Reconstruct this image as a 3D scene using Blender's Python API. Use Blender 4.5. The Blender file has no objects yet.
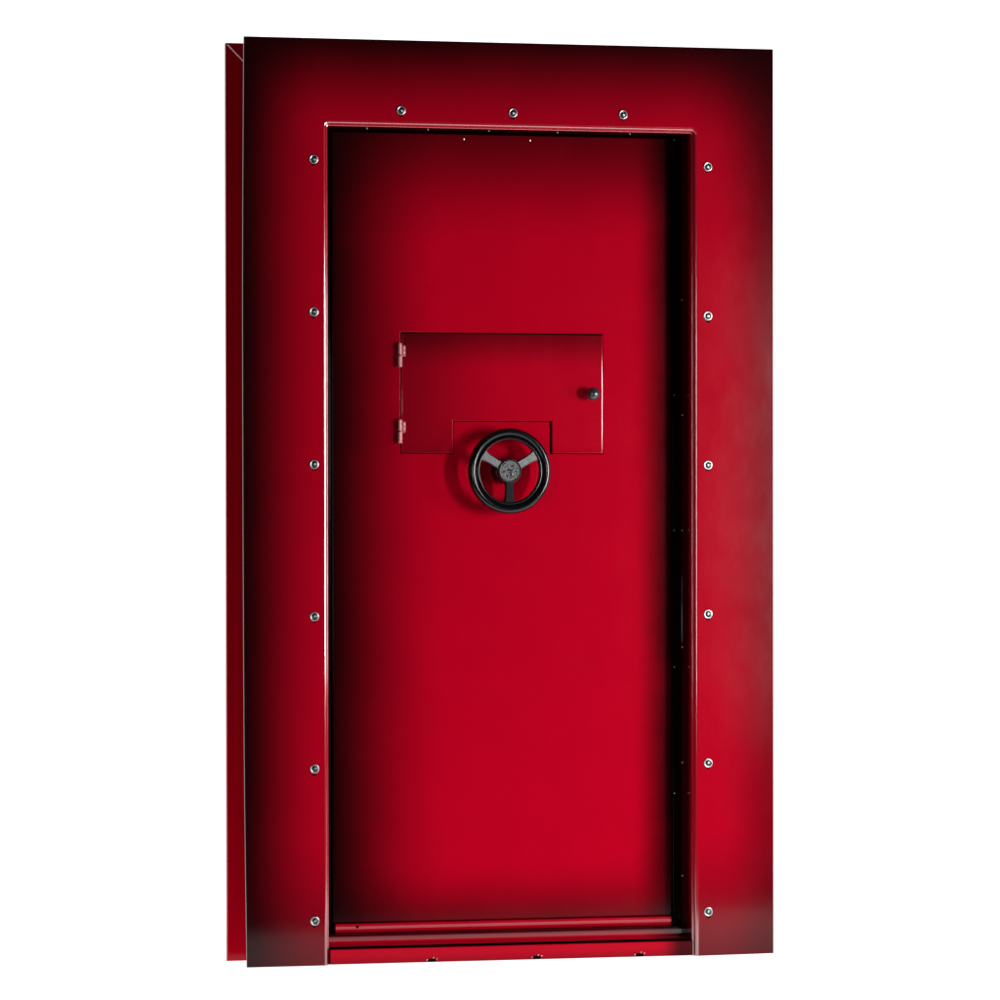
import bpy, bmesh, math, random
from mathutils import Vector, Matrix
from mathutils.geometry import tessellate_polygon
random.seed(4)
PI = math.pi
scene = bpy.context.scene
COL = scene.collection

# ------------------------------------------------------------------ materials
def new_mat(name):
    m = bpy.data.materials.new(name); m.use_nodes = True
    nt = m.node_tree
    return m, nt, nt.nodes['Principled BSDF']

def mth(nt, op, a, b=None, clamp=False):
    n = nt.nodes.new('ShaderNodeMath'); n.operation = op; n.use_clamp = clamp
    for i, v in enumerate((a, b)):
        if v is None: continue
        if isinstance(v, (int, float)): n.inputs[i].default_value = v
        else: nt.links.new(v, n.inputs[i])
    return n.outputs[0]

def noise(nt, vec, scale, detail=3.0, rough=0.5, stretch=None):
    n = nt.nodes.new('ShaderNodeTexNoise')
    n.inputs['Scale'].default_value = scale
    n.inputs['Detail'].default_value = detail
    n.inputs['Roughness'].default_value = rough
    if stretch:
        mp = nt.nodes.new('ShaderNodeMapping'); mp.inputs['Scale'].default_value = stretch
        nt.links.new(vec, mp.inputs['Vector']); vec = mp.outputs[0]
    nt.links.new(vec, n.inputs['Vector'])
    return n.outputs['Fac']

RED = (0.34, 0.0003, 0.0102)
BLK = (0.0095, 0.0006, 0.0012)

def paint(name, fades, red=RED, coat_rough=0.08, peel=1.0, coat=1.0, ior=1.29, wob=0.03, gamma=1.0, spec=0.0):
    """two-tone airbrushed gloss paint: candy red that is sprayed to black along some edges; a few fades paint in shade.
    fades: (axis, edge coordinate, direction into the sheet, width of the spray, strength)"""
    m, nt, b = new_mat(name)
    tc = nt.nodes.new('ShaderNodeTexCoord'); co = tc.outputs['Object']
    sep = nt.nodes.new('ShaderNodeSeparateXYZ'); nt.links.new(co, sep.inputs[0])
    nz = mth(nt, 'SUBTRACT', mth(nt, 'ADD', mth(nt, 'MULTIPLY', noise(nt, co, 4.0, 3.0), 0.75), mth(nt, 'MULTIPLY', noise(nt, co, 38.0, 5.0, 0.7), 0.25)), 0.5)
    fac = None
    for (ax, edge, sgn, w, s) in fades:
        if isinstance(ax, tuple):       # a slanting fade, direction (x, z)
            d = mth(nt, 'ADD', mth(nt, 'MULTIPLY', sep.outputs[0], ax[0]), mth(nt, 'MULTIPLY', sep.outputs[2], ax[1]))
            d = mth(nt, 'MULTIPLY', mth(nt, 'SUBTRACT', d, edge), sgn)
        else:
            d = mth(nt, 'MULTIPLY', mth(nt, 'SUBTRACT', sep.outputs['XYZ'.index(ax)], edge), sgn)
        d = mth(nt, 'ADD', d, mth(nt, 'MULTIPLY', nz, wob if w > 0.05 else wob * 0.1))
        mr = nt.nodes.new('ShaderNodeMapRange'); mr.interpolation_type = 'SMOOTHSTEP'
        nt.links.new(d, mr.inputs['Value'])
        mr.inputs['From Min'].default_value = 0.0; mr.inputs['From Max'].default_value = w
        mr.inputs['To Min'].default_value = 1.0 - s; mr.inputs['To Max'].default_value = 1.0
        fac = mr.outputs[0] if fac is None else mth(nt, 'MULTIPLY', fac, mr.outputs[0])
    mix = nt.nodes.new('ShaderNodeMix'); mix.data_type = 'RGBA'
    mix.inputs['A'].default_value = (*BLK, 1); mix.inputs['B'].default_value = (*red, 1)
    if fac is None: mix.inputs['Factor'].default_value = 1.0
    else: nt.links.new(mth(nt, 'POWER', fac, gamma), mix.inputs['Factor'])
    # faint cloudy unevenness of the sprayed coat
    cl = mth(nt, 'ADD', mth(nt, 'MULTIPLY', noise(nt, co, 9.0, 5.0, 0.6), 0.16), 0.92)
    mul = nt.nodes.new('ShaderNodeVectorMath'); mul.operation = 'SCALE'
    nt.links.new(mix.outputs['Result'], mul.inputs[0]); nt.links.new(cl, mul.inputs['Scale'])
    nt.links.new(mul.outputs[0], b.inputs['Base Color'])
    b.inputs['Roughness'].default_value = 0.42
    b.inputs['Specular IOR Level'].default_value = spec
    b.inputs['Coat Weight'].default_value = coat
    b.inputs['Coat IOR'].default_value = ior
    sm = mth(nt, 'ADD', mth(nt, 'MULTIPLY', noise(nt, co, 11.0, 8.0, 0.75, (1.0, 1.0, 0.5)), 0.12), coat_rough - 0.035)
    nt.links.new(sm, b.inputs['Coat Roughness'])
    bp = nt.nodes.new('ShaderNodeBump'); bp.inputs['Strength'].default_value = 0.05 * peel
    bp.inputs['Distance'].default_value = 0.0006
    h = mth(nt, 'ADD', noise(nt, co, 260.0, 2.0), mth(nt, 'MULTIPLY', noise(nt, co, 5.0, 2.0), 2.0))
    nt.links.new(h, bp.inputs['Height'])
    nt.links.new(bp.outputs[0], b.inputs['Coat Normal'])
    return m

def simple(name, col, rough, metal=0.0, spec=0.5, bump=None, var=0.0, vscale=40):
    m, nt, b = new_mat(name)
    tc = nt.nodes.new('ShaderNodeTexCoord'); co = tc.outputs['Object']
    b.inputs['Roughness'].default_value = rough; b.inputs['Metallic'].default_value = metal
    b.inputs['Specular IOR Level'].default_value = spec
    f = mth(nt, 'ADD', mth(nt, 'MULTIPLY', noise(nt, co, vscale, 4.0, 0.65), 2 * var), 1 - var)
    mul = nt.nodes.new('ShaderNodeVectorMath'); mul.operation = 'SCALE'
    mul.inputs[0].default_value = col; nt.links.new(f, mul.inputs['Scale'])
    nt.links.new(mul.outputs[0], b.inputs['Base Color'])
    if bump:
        bp = nt.nodes.new('ShaderNodeBump'); bp.inputs['Strength'].default_value = bump[1]
        bp.inputs['Distance'].default_value = 0.001
        nt.links.new(noise(nt, co, bump[0], 3.0, 0.7), bp.inputs['Height'])
        nt.links.new(bp.outputs[0], b.inputs['Normal'])
    return m

M = {}
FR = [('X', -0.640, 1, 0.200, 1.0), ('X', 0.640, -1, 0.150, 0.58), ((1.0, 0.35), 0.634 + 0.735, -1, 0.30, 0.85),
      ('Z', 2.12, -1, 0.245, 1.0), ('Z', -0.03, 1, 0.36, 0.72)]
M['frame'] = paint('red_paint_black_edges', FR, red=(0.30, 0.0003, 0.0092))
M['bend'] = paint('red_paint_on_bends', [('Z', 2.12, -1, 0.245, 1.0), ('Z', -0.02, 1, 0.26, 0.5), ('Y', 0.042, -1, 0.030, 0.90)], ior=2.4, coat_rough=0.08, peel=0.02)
M['rear'] = paint('dark_red_paint', [], red=(0.46, 0.0004, 0.011), coat=1.0)
M['casing'] = paint('dark_red_casing_paint', [], red=(0.10, 0.0006, 0.003), coat=0.4)
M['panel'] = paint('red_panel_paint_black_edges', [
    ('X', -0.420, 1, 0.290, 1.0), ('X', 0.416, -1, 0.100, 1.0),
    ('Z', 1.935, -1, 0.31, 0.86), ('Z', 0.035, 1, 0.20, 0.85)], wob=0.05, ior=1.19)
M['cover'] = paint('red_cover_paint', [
    ('Z', 1.445, -1, 0.100, 0.68), ('X', -0.2515, 1, 0.26, 0.55), ('Z', 1.155, 1, 0.03, 0.2)], wob=0.012)  # fade from the left puts light falloff into the colour; top is sprayed
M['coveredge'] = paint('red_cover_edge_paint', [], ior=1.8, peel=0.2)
M['sill'] = paint('red_sill_paint_with_shade', [('Z', 0.0655, -1, 0.020, 0.97), ('X', 0.435, -1, 0.13, 1.0)], wob=0.002, ior=1.5, gamma=1.0)  # top fade is partly a dark reflection painted in; right end darkened too
M['strip'] = paint('red_threshold_paint_with_shadow', [('Z', -0.004, 1, 0.030, 0.45), ('X', 0.405, -1, 0.06, 0.9)], wob=0.02, ior=1.15)  # fade at the right end is a shadow painted into the colour
M['bar'] = paint('red_bar_paint', [], wob=0, ior=1.6)
M['black'] = paint('gloss_black_paint', [], red=(0.003, 0.0006, 0.0008), coat=0.25)
M['void'] = simple('shadow_gap_black', (0.0015, 0.001, 0.001), 0.9, 0, 0.0)
M['steel'] = simple('bright_zinc_steel', (0.42, 0.43, 0.42), 0.28, 1.0, 0.5, (300, 0.15), 0.12, 120)
M['dsteel'] = simple('dark_steel', (0.075, 0.085, 0.09), 0.30, 1.0, 0.5, (300, 0.15), 0.3, 200)
M['hinge'] = simple('red_tinted_steel', (0.34, 0.13, 0.14), 0.30, 0.85, 0.5, (200, 0.2), 0.25, 90)  # steel colour with a pinkish tint
M['wheel'] = simple('satin_black_wheel', (0.0030, 0.0030, 0.0036), 0.17, 0.0, 0.5, (420, 0.12), 0.35, 150)
M['spoke'] = simple('speckled_dark_grey_wheel', (0.017, 0.018, 0.022), 0.32, 0.0, 0.9, (500, 0.35), 0.45, 260)
M['hub'] = simple('cast_dark_grey_hub', (0.007, 0.007, 0.009), 0.30, 0.0, 0.6, (420, 0.8), 0.6, 230)
M['mitre_glint'] = simple('pinkish_mitre_glint', (0.80, 0.42, 0.44), 0.35, 0.3, 1.0)  # pale pink imitates light caught along the mitre
M['matte'] = simple('shaded_spoke_and_emblem_black', (0.0025, 0.0025, 0.003), 0.6, 0.0, 0.15)  # emblem strokes, and the lower spoke with its shade in the colour
M['knob'] = simple('gloss_charcoal_knob', (0.022, 0.023, 0.027), 0.28, 0.0, 1.0)

# ------------------------------------------------------------------ mesh helpers
def link(name, verts, faces, mat, parent=None, smooth_all=False, sharp=40):
    me = bpy.data.meshes.new(name)
    me.from_pydata([tuple(v) for v in verts], [], faces)
    bm = bmesh.new(); bm.from_mesh(me)
    bmesh.ops.remove_doubles(bm, verts=bm.verts, dist=1e-6)
    bmesh.ops.recalc_face_normals(bm, faces=bm.faces)
    bm.to_mesh(me); bm.free()
    me.set_sharp_from_angle(angle=math.radians(sharp))
    for p in me.polygons:
        p.use_smooth = smooth_all or max(abs(c) for c in p.normal) < 0.9995
    me.materials.append(mat)
    o = bpy.data.objects.new(name, me); COL.objects.link(o)
    if parent: o.parent = parent
    return o

class MB:
    def __init__(s): s.v = []; s.f = []
    def add(s, v, f):
        n = len(s.v); s.v += [Vector(q) for q in v]; s.f += [tuple(i + n for i in q) for q in f]
    def build(s, name, mat, parent=None, **k): return link(name, s.v, s.f, mat, parent, **k)

def inset(poly, d):
    """mitre-inset a CCW polygon by d"""
    n = len(poly); out = []
    for i in range(n):
        p0, p1, p2 = Vector(poly[i-1]), Vector(poly[i]), Vector(poly[(i+1) % n])
        e1 = (p1 - p0).normalized(); e2 = (p2 - p1).normalized()
        n1 = Vector((-e1.y, e1.x)); n2 = Vector((-e2.y, e2.x))
        k = 1 + n1.dot(n2)
        out.append(tuple(p1 + (n1 + n2) * (d / max(k, 0.2))))
    return out

def area2(p): return sum(p[i-1][0]*p[i][1] - p[i][0]*p[i-1][1] for i in range(len(p)))

def plate(mb, outer, holes, yf, yb, bev=0.001, seg=3, back=True):
    """sheet in the XZ plane, front at y=yf, back at y=yb, rounded front edges"""
    loops = [outer if area2(outer) > 0 else outer[::-1]]
    for h in holes: loops.append(h if area2(h) < 0 else h[::-1])
    rows_front = []
    for lp in loops:
        rows = []
        for k in range(seg + 1):
            a = PI/2 * k / seg
            rows.append([(x, yf + bev * (1 - math.sin(a)), z) for x, z in inset(lp, bev * (1 - math.cos(a)))])
        # k=0: on the outline at y=yf+bev ; k=seg: inset by bev at yf
        rows.insert(0, [(x, yb, z) for x, z in lp])
        n = len(lp)
        for r in range(len(rows) - 1):
            A, B = rows[r], rows[r+1]
            mb.add(A + B, [(i, (i+1) % n, n + (i+1) % n, n + i) for i in range(n)])
        rows_front.append(rows)
    for idx in ((-1, 0) if back else (-1,)):
        polys = [r[idx] for r in rows_front]
        flat = [p for q in polys for p in q]
        tris = tessellate_polygon([[Vector((p[0], p[2], 0)) for p in q] for q in polys])
        mb.add(flat, [tuple(t) for t in tris])

def lathe(mb, prof, c, n=48, close=False):
    """profile (r, y) revolved about the Y axis through c"""
    cx, cy, cz = c; rows = []
    v = []; f = []
    for r, y in prof:
        for k in range(n):
            a = 2*PI*k/n
            v.append((cx + r*math.cos(a), cy + y, cz + r*math.sin(a)))
    m = len(prof)
    for i in range(m if close else m - 1):
        j = (i + 1) % m
        for k in range(n):
            f.append((i*n + k, i*n + (k+1) % n, j*n + (k+1) % n, j*n + k))
    if not close:
        if prof[0][0] > 1e-5: f.append(tuple(range(n)))
        if prof[-1][0] > 1e-5: f.append(tuple((m-1)*n + k for k in range(n))[::-1])
    mb.add(v, f)

def tube(mb, pts, rad, n=10, squash=None):
    """tube along pts; rad a number or list"""
    P = [Vector(p) for p in pts]; rows = []
    for i, p in enumerate(P):
        t = (P[min(i+1, len(P)-1)] - P[max(i-1, 0)]).normalized()
        up = Vector((0, 1, 0)) if abs(t.y) < 0.9 else Vector((1, 0, 0))
        a = t.cross(up).normalized(); b = a.cross(t).normalized()
        r = rad[i] if isinstance(rad, (list, tuple)) else rad
        rows.append([p + a*r*math.cos(2*PI*k/n) + b*r*math.sin(2*PI*k/n)*(squash or 1) for k in range(n)])
    v = [q for r in rows for q in r]; f = []
    for i in range(len(P)-1):
        for k in range(n):
            f.append((i*n+k, i*n+(k+1) % n, (i+1)*n+(k+1) % n, (i+1)*n+k))
    f.append(tuple(range(n))[::-1]); f.append(tuple((len(P)-1)*n+k for k in range(n)))
    mb.add(v, f)

def rect(x0, z0, x1, z1): return [(x0, z0), (x1, z0), (x1, z1), (x0, z1)]

def rrect(x0, z0, x1, z1, r, n=5):
    out = []
    for cx, cz, a0 in ((x1-r, z0+r, -PI/2), (x1-r, z1-r, 0), (x0+r, z1-r, PI/2), (x0+r, z0+r, PI)):
        for k in range(n+1):
            a = a0 + PI/2*k/n; out.append((cx + r*math.cos(a), cz + r*math.sin(a)))
    return out

# ------------------------------------------------------------------ the vault door
root = bpy.data.objects.new('vault_door_unit', None); COL.objects.link(root)
root['label'] = 'crimson steel vault door in a bolted frame, edges faded to black, with black handwheel'
root['category'] = 'vault door'

H, HW = 2.10, 0.6305
J, T, R0 = 0.434, 1.902, 0.003            # clear opening half width, height, corner radius

# --- front frame: wide flange, rounded double bead round the opening, jamb going back
prof = [(0.0125, 0.0)]
for k in range(1, 9):
    a = PI/2*k/8; prof.append((0.0040 + 0.0085*(1 - math.sin(a)), 0.0085*(1 - math.cos(a))))
prof.append((0.0040, 0.0105))
prof.append((0.0030, 0.0110))
for k in range(1, 7):
    a = PI/2*k/6; prof.append((0.0030*(1 - math.sin(a)), 0.0110 + 0.0030*(1 - math.cos(a))))
prof += [(0.0, 0.030), (0.0, 0.050), (0.0, 0.085)]
NC = 8
def path(o, y):
    pts = [(-(J+o), y, 0.0)]
    for k in range(NC+1):
        a = PI - PI/2*k/NC
        pts.append((-(J-R0) + (R0+o)*math.cos(a), y, T-R0 + (R0+o)*math.sin(a)))
    for k in range(NC+1):
        a = PI/2 - PI/2*k/NC
        pts.append(((J-R0) + (R0+o)*math.cos(a), y, T-R0 + (R0+o)*math.sin(a)))
    pts.append((J+o, y, 0.0))
    return pts
mb = MB()
rows = [path(o, y) for o, y in prof]; n = len(rows[0])
for A, B in zip(rows[:-1], rows[1:]):
    mb.add(A + B, [(i, i+1, n+i+1, n+i) for i in range(n-1)])
# outer outline, its left edge slightly bowed as bent sheet is
bow = [(0.0, -0.6275), (0.19, -0.6298), (0.378, -0.6319), (0.55, -0.6331), (0.739, -0.6338), (1.0, -0.6345), (1.25, -0.6348),
       (1.505, -0.6348), (1.75, -0.6338), (1.95, -0.6322), (2.0985, -0.6312)]
outl = [Vector((x, 0, z)) for z, x in bow] + [Vector((HW, 0, 2.1005))] + [Vector((HW, 0, z)) for z in (1.4, 0.7, 0.0015)]
e = 0.0010
def ring(d, y):                 # outline pulled in by d, at depth y
    out = []
    for p in outl:
        x = p.x + d if p.x < 0 else p.x - d
        out.append((x, y, p.z - d if p.z > 2.0 else p.z))
    return out
r_front, r_edge, r_edge2, r_back = ring(e, 0.0), ring(0.0003, 0.0003), ring(0, e), ring(0, 0.006)
m = len(outl)
for A, B in ((r_front, r_edge), (r_edge, r_edge2), (r_edge2, r_back)):
    mb.add(A + B, [(i, i+1, m+i+1, m+i) for i in range(m-1)])
inner = rows[0]
for outr, inn in ((r_front, inner), (r_back, path(0.0125, 0.006))):
    poly = outr + inn[::-1]
    tris = tessellate_polygon([[Vector((p[0], p[2], 0)) for p in poly]])
    mb.add(poly, [tuple(t) for t in tris])
# bottom edges of the two legs
mb.add([r_front[0], inner[0], path(0.0125, 0.006)[0], r_back[0]], [(0, 1, 2, 3)])
mb.add([r_front[-1], inner[-1], path(0.0125, 0.006)[-1], r_back[-1]], [(0, 1, 2, 3)])
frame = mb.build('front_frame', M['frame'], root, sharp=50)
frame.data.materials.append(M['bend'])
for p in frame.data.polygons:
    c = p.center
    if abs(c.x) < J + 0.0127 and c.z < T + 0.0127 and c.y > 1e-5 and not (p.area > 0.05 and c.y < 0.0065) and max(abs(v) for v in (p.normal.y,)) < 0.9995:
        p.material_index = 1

# --- rear frame: mitred flange that clamps the back of the wall
YR, WI = 0.180, 0.50
for nm, poly in (('rear_stile', [(-HW, 0.0), (-WI, 0.0), (-WI, 1.97), (-HW, 2.099)]),
                 ('rear_stile', [(WI, 0.0), (HW, 0.0), (HW, 2.099), (WI, 1.97)]),
                 ('rear_rail', [(-WI, 1.9714), (WI, 1.9714), (HW - 0.0014, 2.1), (-HW + 0.0014, 2.1)])):
    mb = MB(); plate(mb, poly, [], YR, YR + 0.012, 0.0022, 3)
    mb.build(nm, M['rear'], root)
for sx in (-1, 1):
    mb = MB(); tube(mb, [(sx*WI, YR - 0.0002, 1.9706), (sx*(WI+HW)/2, YR - 0.0008, 2.0352), (sx*(HW-0.004), YR - 0.0002, 2.0955)], 0.0020, 8)
    mb.build('mitre_glint_line', M['mitre_glint'], root)  # bead added along the mitre, its highlight painted as pale colour
# casing between the two flanges, inside the wall
for nm, poly in (('casing_side', rect(-0.496, 0.0, -0.490, 1.966)), ('casing_side', rect(0.490, 0.0, 0.496, 1.966)),
                 ('casing_top', rect(-0.489, 1.960, 0.489, 1.966))):
    mb = MB(); plate(mb, poly, [], 0.008, 0.178, 0.0005, 1); mb.build(nm, M['casing'], root)

# --- door stop: black return that closes the gap round the door leaf
mb = MB()
YP = 0.085                              # front of the door leaf
st = [(-J-0.02, 0.0), (-J-0.02, T+0.02), (J+0.02, T+0.02), (J+0.02, 0.0), (0.395, 0.0), (0.395, 1.886), (-0.395, 1.886), (-0.395, 0.0)]
plate(mb, st[::-1], [], 0.0995, 0.120, 0.001, 2)
stop = mb.build('door_stop', M['black'], root)
mb = MB()
plate(mb, rect(-J-0.0005, 0.08, -0.4085, T), [], 0.0865, 0.0990, 0.002, 3)
plate(mb, rect(0.4125, 0.08, J+0.0005, T), [], 0.0865, 0.0990, 0.002, 3)
mb.build('door_gasket', M['black'], root)

# --- door leaf with the cut-out for the lock cover
X0, X1, Z0, Z1 = -0.4055, 0.4095, 0.088, 1.8945
cov = [(-0.2415, 1.163), (-0.1190, 1.163), (-0.1190, 1.237), (0.1190, 1.237), (0.1190, 1.163), (0.2415, 1.163), (0.2415, 1.4365), (-0.2415, 1.4365)]
g = 0.0012
hole = [(-0.2415-g, 1.163-g), (-0.1190+g, 1.163-g), (-0.1190+g, 1.237-g), (0.1190-0.0052, 1.237-g), (0.1190-0.0052, 1.163-g), (0.2415+g, 1.163-g), (0.2415+g, 1.4365+0.0026), (-0.2415-g, 1.4365+0.0026)]
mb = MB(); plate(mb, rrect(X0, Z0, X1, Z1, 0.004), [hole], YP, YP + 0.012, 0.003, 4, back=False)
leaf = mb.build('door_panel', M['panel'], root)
mb = MB(); plate(mb, rect(X0+0.003, 0.062, X1-0.003, Z1-0.003), [], YP + 0.0122, YP + 0.06, 0.001, 1)
mb.build('door_core', M['void'], leaf)

# lock cover flap
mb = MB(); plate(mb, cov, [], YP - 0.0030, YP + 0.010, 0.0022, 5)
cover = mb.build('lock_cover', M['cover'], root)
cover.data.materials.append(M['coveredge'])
for p in cover.data.polygons:
    if abs(p.normal.y) < 0.9995 and p.center.z < 1.43 and abs(p.normal.x) > 0.1: p.material_index = 1
# hinges at its left edge
for zc in (1.3865, 1.2120):
    mb = MB()
    hx, hy = -0.2475, YP - 0.0075
    for za, zb in ((zc + 0.0008, zc + 0.0275), (zc - 0.0275, zc - 0.0008)):
        rr = 0.0058 if za > zc else 0.0064
        tube(mb, [(hx, hy, za), (hx, hy, za + 0.0008), (hx, hy, zb - 0.0008), (hx, hy, zb)], [rr*0.86, rr, rr, rr*0.86], 18)
    tube(mb, [(hx, hy, zc + 0.0275), (hx, hy, zc + 0.0290)], [0.0032, 0.0026], 12)
    h = mb.build('hinge', M['hinge'], cover)
    mb = MB()
    plate(mb, rrect(-0.2435, zc - 0.0030, -0.2330, zc + 0.0225, 0.002), [], YP - 0.0042, YP - 0.0029, 0.0006, 2)
    for dz in (0.006, 0.017): lathe(mb, [(0.0026, 0.0), (0.0024, -0.0010), (0.0, -0.0016)], (-0.2375, YP - 0.0042, zc + dz), 12)
    mb.build('hinge_leaf', M['hinge'], cover)
# pull knob
mb = MB()
kp = [(0.0085, 0.0), (0.0070, -0.003), (0.0058, -0.008), (0.0056, -0.011)]
for k in range(0, 13):
    a = -0.9 + (PI/2 + 0.9)*k/12
    kp.append((0.0156*math.cos(a), -0.0240 - 0.0156*math.sin(a)))
kp[-1] = (0.0, kp[-1][1])
lathe(mb, kp, (0.2100, YP - 0.0030, 1.3000), 36)
mb.build('knob', M['knob'], cover, smooth_all=True, sharp=60)

# bottom bar of the leaf: rounded sweep
mb = MB()
pr = []
zb0, zb1, yb = 0.0660, 0.0872, 0.072
sec = [(yb + 0.014, zb1), (yb + 0.0035, zb1), (yb + 0.0010, zb1 - 0.0010), (yb, zb1 - 0.0030), (yb + 0.0005, zb1 - 0.0080), (yb + 0.0015, zb0 + 0.0045),
       (yb + 0.0030, zb0 + 0.0015), (yb + 0.0060, zb0), (yb + 0.014, zb0)]
v = [(-0.4020, y, z) for y, z in sec] + [(0.4040, y, z) for y, z in sec]
q = len(sec)
mb.add(v, [(i, i+1, q+i+1, q+i) for i in range(q-1)] + [tuple(range(q)), tuple(range(q, 2*q))[::-1]])
mb.build('door_sweep', M['bar'], leaf, smooth_all=True, sharp=50)
mb = MB()
lathe(mb, [(0.0034, 0.0), (0.0034, -0.0004), (0, -0.0006)], (-0.351, 0.0722, 0.0800), 14)
mb.build('sweep_hole', M['void'], leaf)

# sill: a sloping pan that rises to the leaf, with a turned-down nose
mb = MB()
ss = [(0.096, 0.0655), (0.056, 0.0655), (0.0530, 0.0650), (0.0515, 0.0630), (0.0510, 0.0620), (0.0510, 0.0590), (0.0510, 0.0500), (0.0510, 0.0475), (0.0500, 0.0458), (0.0480, 0.0448),
      (0.0300, 0.0440), (0.0180, 0.0432), (0.0140, 0.0424), (0.0130, 0.0412)]
v = [(-J+0.0008, y, z) for y, z in ss] + [(J-0.0008, y, z) for y, z in ss]; q = len(ss)
mb.add(v, [(i, i+1, q+i+1, q+i) for i in range(q-1)])
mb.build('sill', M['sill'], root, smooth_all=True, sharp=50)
mb = MB(); plate(mb, rect(-J+0.0008, 0.001, J-0.0008, 0.0411), [], 0.0132, 0.020, 0.0003, 1)
mb.build('threshold_gap', M['void'], root)
# threshold strip in front with its anchor slots
mb = MB()
plate(mb, rrect(-J+0.0015, 0.0012, J-0.0015, 0.0350, 0.0015), [], 0.0035, 0.0090, 0.0018, 4)
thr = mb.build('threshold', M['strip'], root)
for xs in (-0.194, 0.056, 0.304):
    mb = MB(); plate(mb, rrect(xs-0.0095, 0.0016, xs+0.0095, 0.0095, 0.0038), [], 0.0030, 0.0045, 0.0004, 1)
    sl = mb.build('anchor_slot', M['void'], thr)
    mb = MB()
    for dx, dz in ((-0.0118, 0.006), (0.0112, 0.0085), (0.0035, 0.0108)):
        lathe(mb, [(0.0022, 0), (0.0019, -0.0014), (0, -0.0020)], (xs+dx, 0.0034, dz), 12)
    mb.build('anchor_pin', M['hinge'], thr)

# small screws in the jamb and along the head of the leaf
def screw(x, y, z, r, ax, par):
    mb = MB(); lathe(mb, [(r, 0.0), (r*0.85, -r*0.5), (0.0, -r*0.8)], (0, 0, 0), 12)
    if ax == 'L':  mb.v = [Vector((p.y, p.x, p.z)) for p in mb.v]          # head points to -X
    if ax == 'D':  mb.v = [Vector((p.x, p.z, p.y)) for p in mb.v]          # head points down
    mb.v = [p + Vector((x, y, z)) for p in mb.v]
    return mb.build('screw', M['steel'], par, smooth_all=True)
for z in (1.521, 1.253, 0.985, 0.7135, 0.445, 0.181): screw(0.4336, 0.080, z, 0.0024, 'L', frame)
for z in (1.299, 0.985, 0.667, 0.373, 1.892): screw(0.4165, 0.0868, z, 0.0021, 'F', stop)
for x in (-0.330, -0.185, -0.040, 0.125, 0.300): screw(x, 0.060, 1.9016, 0.0024, 'D', frame)
for x in (-0.093, 0.066): screw(x, YP, 1.884, 0.0026, 'F', leaf)

for za, zb in ((0.722, 0.978),):
    mb = MB(); tube(mb, [(0.4334, 0.0815, za), (0.4334, 0.0815, zb)], 0.0011, 8); mb.build('edge_glint_rod', M['dsteel'], frame)  # thin rod added to give the bright line on the jamb edge
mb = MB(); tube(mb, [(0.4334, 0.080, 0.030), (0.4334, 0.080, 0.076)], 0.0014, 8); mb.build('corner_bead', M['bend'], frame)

# --- bolts round the flange
def bolt(x, z):
    g = bpy.data.objects.new('bolt', None)
    mb = MB()
    lathe(mb, [(0.0108, 0.0), (0.0108, -0.0012), (0.0100, -0.0021), (0.0086, -0.0024), (0.0074, -0.0019), (0.0070, 0.0)], (0, 0, 0), 32)
    w = mb.build('bolt', M['steel'], None, smooth_all=True, sharp=50)
    w.parent = root; w.location = (x, 0, z)
    mb = MB()
    hexp = [(0.0066, 0.0), (0.0066, -0.0022), (0.0058, -0.0036), (0.0044, -0.0043), (0.0034, -0.0044), (0.0031, -0.0036), (0.0031, -0.0012), (0.0, -0.0010)]
    lathe(mb, hexp, (0, 0, 0), 24)
    mb.build('bolt_head', M['dsteel'], w, smooth_all=True, sharp=45)
    mb = MB(); lathe(mb, [(0.0026, 0.0), (0.0024, -0.0030), (0.0, -0.0034)], (-0.0003, 0, 0), 6)
    mb.build('bolt_socket', M['steel'], w, smooth_all=True, sharp=40)
    mb = MB()
    lathe(mb, [(0.0052, 0.0), (0.0052, -0.0004), (0.0, -0.0006)], (0.0003, 0, -0.0094), 20)
    mb.build('bolt_hole', M['void'], w)
    bpy.data.objects.remove(g)
    return w
proto = None
spots = [(-0.2648, 1.9395), (0.0003, 1.9395), (0.2646, 1.941)]
for s in (-1, 1):
    for k in range(6): spots.append((s*0.470, 0.1015 + 0.3447*k))
for i, (x, z) in enumerate(spots):
    if proto is None:
        proto = bolt(x, z)
        kids = list(proto.children)
        w = proto
    else:
        w = proto.copy(); COL.objects.link(w); w.parent = root; w.location = (x, 0, z)
        for ch in kids:
            c = ch.copy(); COL.objects.link(c); c.parent = w
            if not c.name.startswith('bolt_hole'): c.rotation_euler = (0, random.uniform(0, 1.0), 0)
            else: c.location = (random.uniform(-0.001, 0.001), 0, random.uniform(-0.0012, 0.0010))

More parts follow.
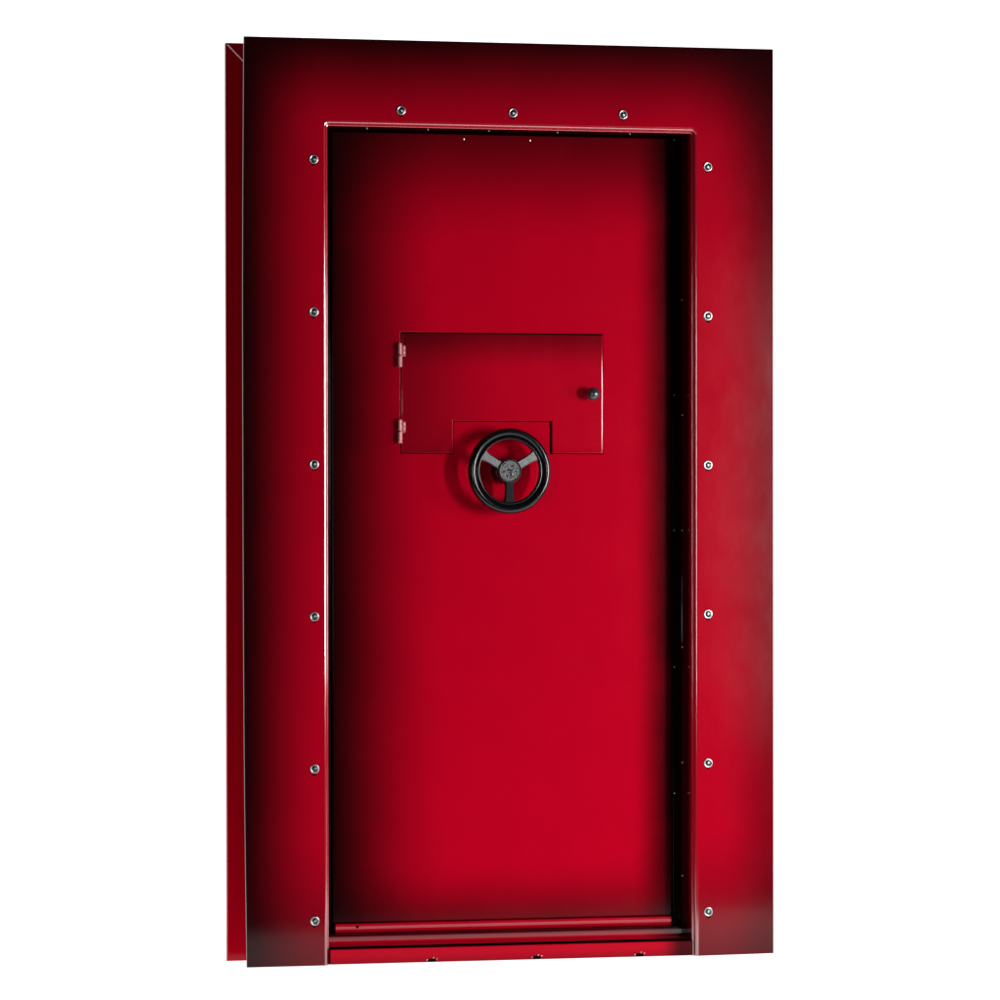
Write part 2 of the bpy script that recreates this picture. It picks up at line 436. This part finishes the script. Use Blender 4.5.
# --- handwheel
WX, WY, WZ = 0.0, 0.030, 1.1215
wc = (WX, WY, WZ)
mb = MB()
rim = [(0.0700, 0.004), (0.0704, -0.003), (0.0716, -0.0060), (0.0734, -0.0068), (0.0752, -0.0060), (0.0764, -0.0036), (0.0776, -0.0030), (0.0790, -0.0050),
       (0.0815, -0.0090), (0.0845, -0.0115), (0.0880, -0.0118), (0.0915, -0.0100), (0.0945, -0.0062), (0.0962, -0.0010), (0.0962, 0.0045), (0.0945, 0.0095),
       (0.0910, 0.0128), (0.0870, 0.0138), (0.0820, 0.0125), (0.0770, 0.0095), (0.0720, 0.0078)]
rim = [(r*1.022, y) for r, y in rim]
lathe(mb, rim, wc, 96, close=True)
wheel = mb.build('handwheel', M['wheel'], root, smooth_all=True, sharp=60)
for ang in (30, 150, 270):
    a = math.radians(ang); mb = MB()
    L = [(0.020, 0.0115), (0.030, 0.0095), (0.045, 0.0095), (0.060, 0.0100), (0.068, 0.0118), (0.0742, 0.0165)]
    poly = [(r, -w) for r, w in L] + [(r, w) for r, w in L[::-1]]
    poly = [(WX + r*math.cos(a) - t*math.sin(a), WZ + r*math.sin(a) + t*math.cos(a)) for r, t in poly]
    plate(mb, poly, [], WY - 0.0030, WY + 0.0065, 0.0022, 3)
    mb.build('spoke', M['spoke'] if ang != 270 else M['matte'], wheel)  # lower spoke's shading painted as a darker material
mb = MB()
lathe(mb, [(0.0275, 0.010), (0.0275, -0.004), (0.0268, -0.0066), (0.0252, -0.0078), (0.0238, -0.0074), (0.0228, -0.0058), (0.0, -0.0056)], wc, 64)
mb.build('hub', M['hub'], wheel, smooth_all=True, sharp=35)
mb = MB()
lathe(mb, [(0.0295, 0.052), (0.0295, 0.016), (0.0285, 0.0135), (0.0262, 0.0128), (0.0, 0.0128)], wc, 48)
mb.build('shaft_collar', M['dsteel'], wheel, smooth_all=True, sharp=35)
# cast emblem on the hub: a horned animal head in low relief
def em(mb, pts, r, sq=0.5):
    tube(mb, [(WX + (u-470)/330*0.0240, WY - 0.0058, WZ - (v-455)/330*0.0240) for u, v in pts], [k/330*0.0240 for k in r], 8, sq)
mb = MB()
em(mb, [(440, 480), (500, 500), (545, 560), (530, 620), (490, 660)], [26, 44, 52, 40, 20])
em(mb, [(530, 470), (590, 410), (620, 345), (690, 300)], [30, 26, 22, 12])
em(mb, [(600, 405), (660, 430), (700, 480)], [22, 20, 12])
em(mb, [(330, 480), (290, 560), (300, 640)], [18, 20, 12])
em(mb, [(450, 380), (400, 330), (420, 270)], [16, 18, 10])
mb.build('emblem', M['spoke'], wheel, smooth_all=True)
mb = MB()
em(mb, [(375, 428), (440, 420), (530, 438)], [18, 26, 14], 0.62)
em(mb, [(505, 325), (555, 290), (605, 262)], [16, 24, 14], 0.62)
em(mb, [(620, 320), (670, 365), (710, 395)], [12, 18, 14], 0.62)
em(mb, [(630, 430), (670, 470), (690, 500)], [10, 16, 10], 0.62)
em(mb, [(235, 500), (270, 470), (320, 445)], [18, 22, 12], 0.62)
em(mb, [(310, 520), (345, 545)], [16, 16], 0.62)
em(mb, [(410, 565), (375, 610), (345, 650)], [16, 24, 16], 0.62)
em(mb, [(460, 560), (480, 600), (560, 640), (600, 620)], [10, 14, 14, 8], 0.62)
em(mb, [(215, 300), (250, 250), (320, 205)], [12, 18, 12], 0.62)
mb.build('emblem', M['matte'], wheel, smooth_all=True)

# ------------------------------------------------------------------ studio: white sweep with an added glow
CAM = Vector((-3.402307, -11.400228, 1.001679)); YAW = -0.287463
fwd = Vector((-math.sin(YAW), math.cos(YAW), 0)); rgt = Vector((math.cos(YAW), math.sin(YAW), 0))
sec = [(-0.985, 0.0), (-0.001, 0.0), (0.0, 0.0), (1.6, 0.0)]
for k in range(1, 13):
    a = PI/2*k/12; sec.append((1.6 + 0.8*math.sin(a), 0.8*(1 - math.cos(a))))
sec.append((2.4, 4.6))
v = []
for s in (-6.5, 6.5):
    for d, z in sec: v.append(fwd*d + rgt*(s if d >= 0 else math.copysign(2.0, s)) + Vector((0, 0, z - 0.0015)))
q = len(sec)
m, nt, b = new_mat('self_glowing_white_sweep')
tc = nt.nodes.new('ShaderNodeTexCoord')
b.inputs['Base Color'].default_value = (0.85, 0.85, 0.85, 1); b.inputs['Roughness'].default_value = 0.9
b.inputs['Specular IOR Level'].default_value = 0.0
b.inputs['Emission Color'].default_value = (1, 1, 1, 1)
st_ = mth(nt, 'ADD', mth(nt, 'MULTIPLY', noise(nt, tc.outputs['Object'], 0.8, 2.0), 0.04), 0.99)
nt.links.new(st_, b.inputs['Emission Strength'])  # added glow keeps the sweep pure white whatever shade falls on it
bd = link('backdrop', v, [(i, i+1, q+i+1, q+i) for i in range(q-1)], m, None, smooth_all=True)
bd['kind'] = 'structure'

def softbox(name, loc, target, w, h, radiance, col=(1, 1, 1)):
    L = bpy.data.lights.new(name, 'AREA'); L.shape = 'RECTANGLE'; L.size = w; L.size_y = h
    L.energy = radiance * PI * w * h; L.color = col
    o = bpy.data.objects.new(name, L); COL.objects.link(o); o.location = loc
    o.rotation_euler = (Vector(target) - Vector(loc)).to_track_quat('-Z', 'Y').to_euler()
    return o
softbox('key_softbox', (2.1, -3.0, 1.12), (0.1, 0, 1.10), 0.34, 1.15, 93)
softbox('right_side_softbox', (1.9, -1.2, 1.05), (-0.4, 0, 1.05), 0.50, 1.05, 13)
softbox('left_strip', (-2.0, -3.0, 1.0), (0.2, 0, 1.0), 0.16, 1.15, 30)
softbox('sheen_panel', (1.46, -2.05, 1.0), (0.3, 0, 1.0), 0.44, 1.2, 0.34)

# ------------------------------------------------------------------ world, camera, render
W = bpy.data.worlds.new('World'); scene.world = W; W.use_nodes = True
W.node_tree.nodes['Background'].inputs['Color'].default_value = (0.012, 0.012, 0.013, 1)
W.node_tree.nodes['Background'].inputs['Strength'].default_value = 1.0

cam = bpy.data.cameras.new('camera'); co = bpy.data.objects.new('camera', cam); COL.objects.link(co)
cam.sensor_width = 36; cam.lens = 187.2; cam.shift_y = 86.172/1000; cam.clip_end = 200
Rm = (Matrix.Rotation(YAW, 3, 'Z') @ Matrix.Rotation(-0.0121046, 3, 'X') @ Matrix.Rotation(0.0011397, 3, 'Y'))
mat = Rm @ Matrix(((1, 0, 0), (0, 0, -1), (0, 1, 0)))
co.matrix_world = Matrix.Translation(CAM) @ mat.to_4x4()
scene.camera = co
scene.render.engine = 'CYCLES'
scene.cycles.max_bounces = 8
scene.view_settings.view_transform = 'Standard'; scene.view_settings.look = 'None'
scene.view_settings.exposure = 0; scene.view_settings.gamma = 1
